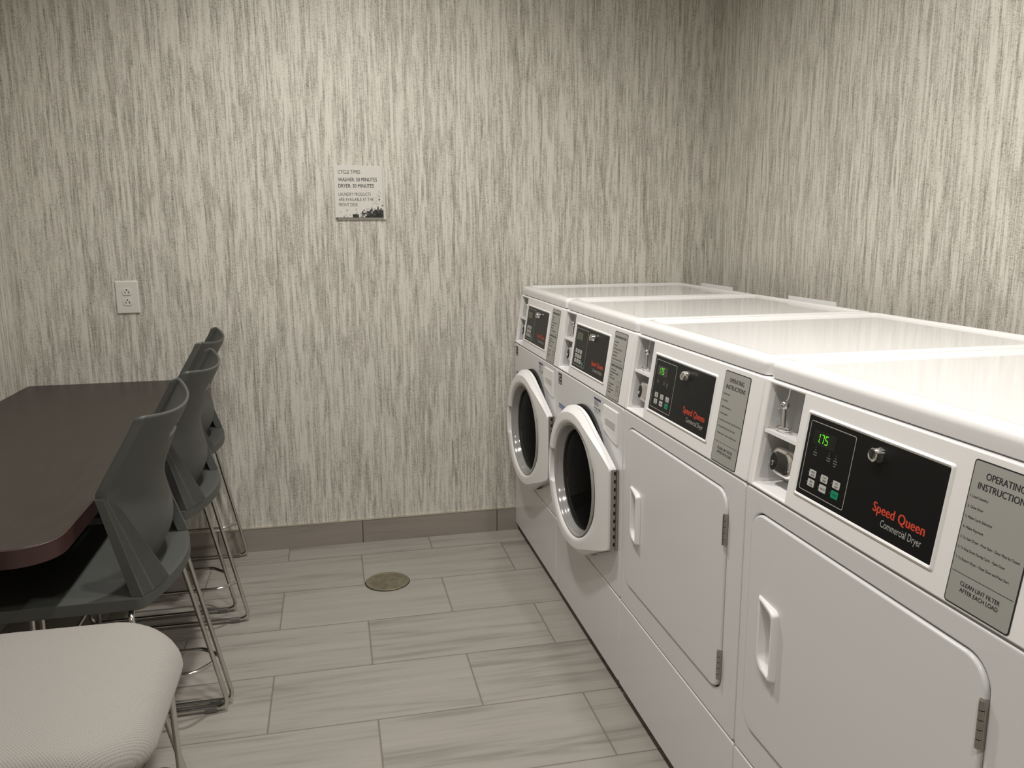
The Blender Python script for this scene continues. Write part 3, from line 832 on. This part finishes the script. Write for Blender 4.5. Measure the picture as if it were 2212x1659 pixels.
# ------------------------------------------------------------------ sign
sg = empty('wall_sign', (.376, 0, 1.494), 'small square white laundry cycle times sign mounted on the back wall', 'sign')
def SG(y): return lambda p: (p[0], y, p[1])
SW, SH = .192, .204
mb = MB(); slab(mb, lambda i: rr(-.086+i, .106-i, -.111+i, .093-i, .001, 2), .0, .006, .0006, lambda h: (lambda p: (p[0], -h, p[1]))); mb.build('sign_backer', M['signback'], sg)
mb = MB(); slab(mb, lambda i: rr(-.096+i, .096-i, -.102+i, .102-i, .001, 2), .0062, .0125, .0006, lambda h: (lambda p: (p[0], -h, p[1]))); fc = mb.build('sign_face', M['signwhite'], sg)
def su(u, v): return (-.096+u*SW, .102-v*SH)
tx = []
for s, u0, u1, v0, v1, b in (('CYCLE TIMES', .085, .545, .082, .155, .004), ('WASHER: 30 MINUTES', .083, .885, .228, .302, .012), ('DRYER: 30 MINUTES', .085, .815, .350, .424, .012),
        ('LAUNDRY PRODUCTS', .083, .748, .515, .580, .004), ('ARE AVAILABLE AT THE', .080, .800, .615, .682, .004), ('FRONT DESK', .080, .475, .716, .782, .004)):
    x, y = su(u0, v1); tx.append((s, x, y, (v1-v0)*SH, (u1-u0)*SW, 'l', b))
mb = MB(); V, F_ = text2d(tx); flat(mb, V, F_, SG, -.0129, -1); mb.build('sign_lettering', M['signink'], fc, 0, False)
rows = ["                            .  ", "                             . ", "                           .   ", "                            -  ", "                          .    ", "                            2  ", "                          . .  ",
        "                         .    .", "                        . ..   ", "                              3", "                       .   2   3"[:31], "             .      .. 2 . 1 2 1 2"[:31], "       -     .    2 . 10.1020120"[:31], "   .             1 .101-100110000"[:31], "             -  -101211201000110"[:31], "      .  . 0011 .33 1100110000000"[:31], "     - .   1010 -2 10001000000100"[:31]]
sz = SW/31
mb = MB(); nr = len(rows); mats_ = []
keymap = {'0': 0, '1': 1, '2': 2, '-': 3, '3': 2, '.': 4}
for r in range(nr+1):
    for c in range(32): mb.v.append((-.0958+c*sz*.998, -.01275, -.1018+(nr-r)*sz))
for r in range(nr):
    for c in range(31):
        mb.f.append((r*32+c, (r+1)*32+c, (r+1)*32+c+1, r*32+c+1)); mats_.append(keymap.get(rows[r].ljust(31)[c], 5))
pm = mb.build('mosaic_print', M['px0'], fc, 0, False)
for k in (1, 2, 3, 4): pm.data.materials.append(M['px%d' % k])
pm.data.materials.append(M['signwhite'])
for p, k in zip(pm.data.polygons, mats_): p.material_index = k

# ------------------------------------------------------------------ outlet
ot = empty('wall_outlet', (-.529, 0, 1.090), 'white duplex power outlet on the back wall above the table', 'outlet')
O3 = lambda h: (lambda p: (p[0], -h, p[1]))
mb = MB(); slab(mb, lambda i: rr(-.0425+i*1.2, .0425-i*1.2, -.064+i*1.2, .064-i*1.2, .002, 3), 0, .0062, .005, O3); mb.build('cover_plate', M['plate'], ot)
mb = MB(); slab(mb, lambda i: circ(0, 0, .0028-i, 12), .0062, .0072, .0004, O3); mb.build('screw', M['plate'], ot)
for zc_ in (.0205, -.0190):
    def ol(i):
        out = []
        for k in range(40):
            a = 2*pi*k/40; r = .0172-i; x, z = r*cos(a), r*sin(a)
            out.append((x, zc_+max(-.0130+i, min(.0145-i, z))))
        return out
    mb = MB(); slab(mb, ol, .0062, .0085, .0008, O3); rc = mb.build('receptacle', M['plate'], ot)
    mb = MB()
    rects(mb, [(-.0072, -.0050, zc_-.0055, zc_+.0030), (.0050, .0072, zc_-.0055, zc_+.0030), (.0072, .0105, zc_-.0022, zc_-.0002)], O3(.0087))
    mb.loft([[O3(.0087)(p) for p in circ(0, zc_+.0085, .0027, 14)]], False, True)
    mb.build('slots', M['hole'], rc, 0, False)

# ------------------------------------------------------------------ floor drain
dr = empty('floor_drain', (.409, -.442, 0), 'round brass-coloured grated drain cover set in the floor tiles', 'drain')
Z3 = lambda h: (lambda p: (p[0], p[1], h))
mb = MB(); mb.loft([[Z3(.0005)(p) for p in circ(.0005, 0, .0862, 48)], [Z3(.0012)(p) for p in circ(.0005, 0, .0855, 48)]], False, True); mb.build('drain_gap', M['hole'], dr)
mb = MB(); slab(mb, lambda i: circ(.001, 0, .0835-i, 48), .0012, .0035, .001, Z3); cv = mb.build('drain_cover', M['drain'], dr)
mb = MB()
mb.loft([[Z3(h)(p) for p in circ(.001, 0, r, 48)] for r, h in ((.083, .0035), (.082, .0046), (.074, .0046), (.073, .0035))]); mb.build('rim', M['drain'], cv)
mb = MB()
for i in range(-9, 10):
    for j in range(-9, 10):
        x, y = i*.0078+(.0039 if j % 2 else 0), j*.0078
        if x*x+y*y < .070**2 and x*x+y*y > .010**2:
            a = (.0028, .0016) if (i+j) % 2 else (.0016, .0028)
            mb.box(x-a[0], x+a[0], y-a[1], y+a[1], .0034, .0046)
gr = mb.build('grate_studs', M['drain'], cv, 0)
mb = MB(); slab(mb, lambda i: circ(.001, 0, .009-i, 20), .0035, .0050, .0008, Z3); mb.build('centre_boss', M['drain'], cv)

# ------------------------------------------------------------------ ceiling lights
def can(x, y, power, label):
    e = empty('ceiling_light', (x, y, CH), label, 'ceiling light', 'recessed ceiling lights')
    mb = MB(); mb.loft([[Z3(-h)(p) for p in circ(0, 0, r, 40)] for r, h in ((.092, .0005), (.092, .004), (.078, .006), (.070, .002), (.070, .0008))]); mb.build('trim_ring', M['plastic'], e)
    mb = MB(); mb.loft([[Z3(-.001)(p) for p in circ(0, 0, .069, 40)]], False, True); mb.build('lens', M['lens'], e, 0, False)
    ld = bpy.data.lights.new('lamp', 'AREA'); ld.shape = 'DISK'; ld.size = .13; ld.energy = power; ld.color = (1.0, .967, .928); ld.spread = radians(152)
    lo = bpy.data.objects.new('lamp', ld); COL.objects.link(lo); lo.parent = e; lo.location = (0, 0, -.008)
can(.30, -1.00, 27, 'recessed round ceiling light closest to the back wall')
can(.30, -2.30, 18.5, 'recessed round ceiling light over the middle of the aisle')
can(.30, -3.75, 18.5, 'recessed round ceiling light behind the camera')
can(1.30, -2.20, 17, 'recessed round ceiling light above the row of machines')
wd = bpy.data.worlds.new('room_ambient'); S.world = wd; wd.use_nodes = True
wd.node_tree.nodes['Background'].inputs[0].default_value = (.05, .05, .05, 1); wd.node_tree.nodes['Background'].inputs[1].default_value = 0.0

# ------------------------------------------------------------------ camera
yaw, pitch, roll, f = -.2166, -.1897, -.0065, 1757.56
cyw, syw = cos(yaw), sin(yaw)
fw = Vector((-syw*cos(pitch), cyw*cos(pitch), sin(pitch))); rt = Vector((cyw, syw, 0)); up = rt.cross(fw)
r2 = rt*cos(roll)+up*sin(roll); u2 = -rt*sin(roll)+up*cos(roll)
cd = bpy.data.cameras.new('camera'); cam = bpy.data.objects.new('camera', cd); COL.objects.link(cam)
cam.matrix_world = Matrix(((r2.x, u2.x, -fw.x, .2504), (r2.y, u2.y, -fw.y, -3.4358), (r2.z, u2.z, -fw.z, 1.3469), (0, 0, 0, 1)))
cd.sensor_width = 36; cd.sensor_fit = 'HORIZONTAL'; cd.lens = f/2212*36; cd.clip_start = .02
S.camera = cam
S.view_settings.view_transform = 'Standard'; S.view_settings.look = 'None'; S.view_settings.gamma = 1; S.view_settings.use_curve_mapping = False
S.view_settings.exposure = -0.5
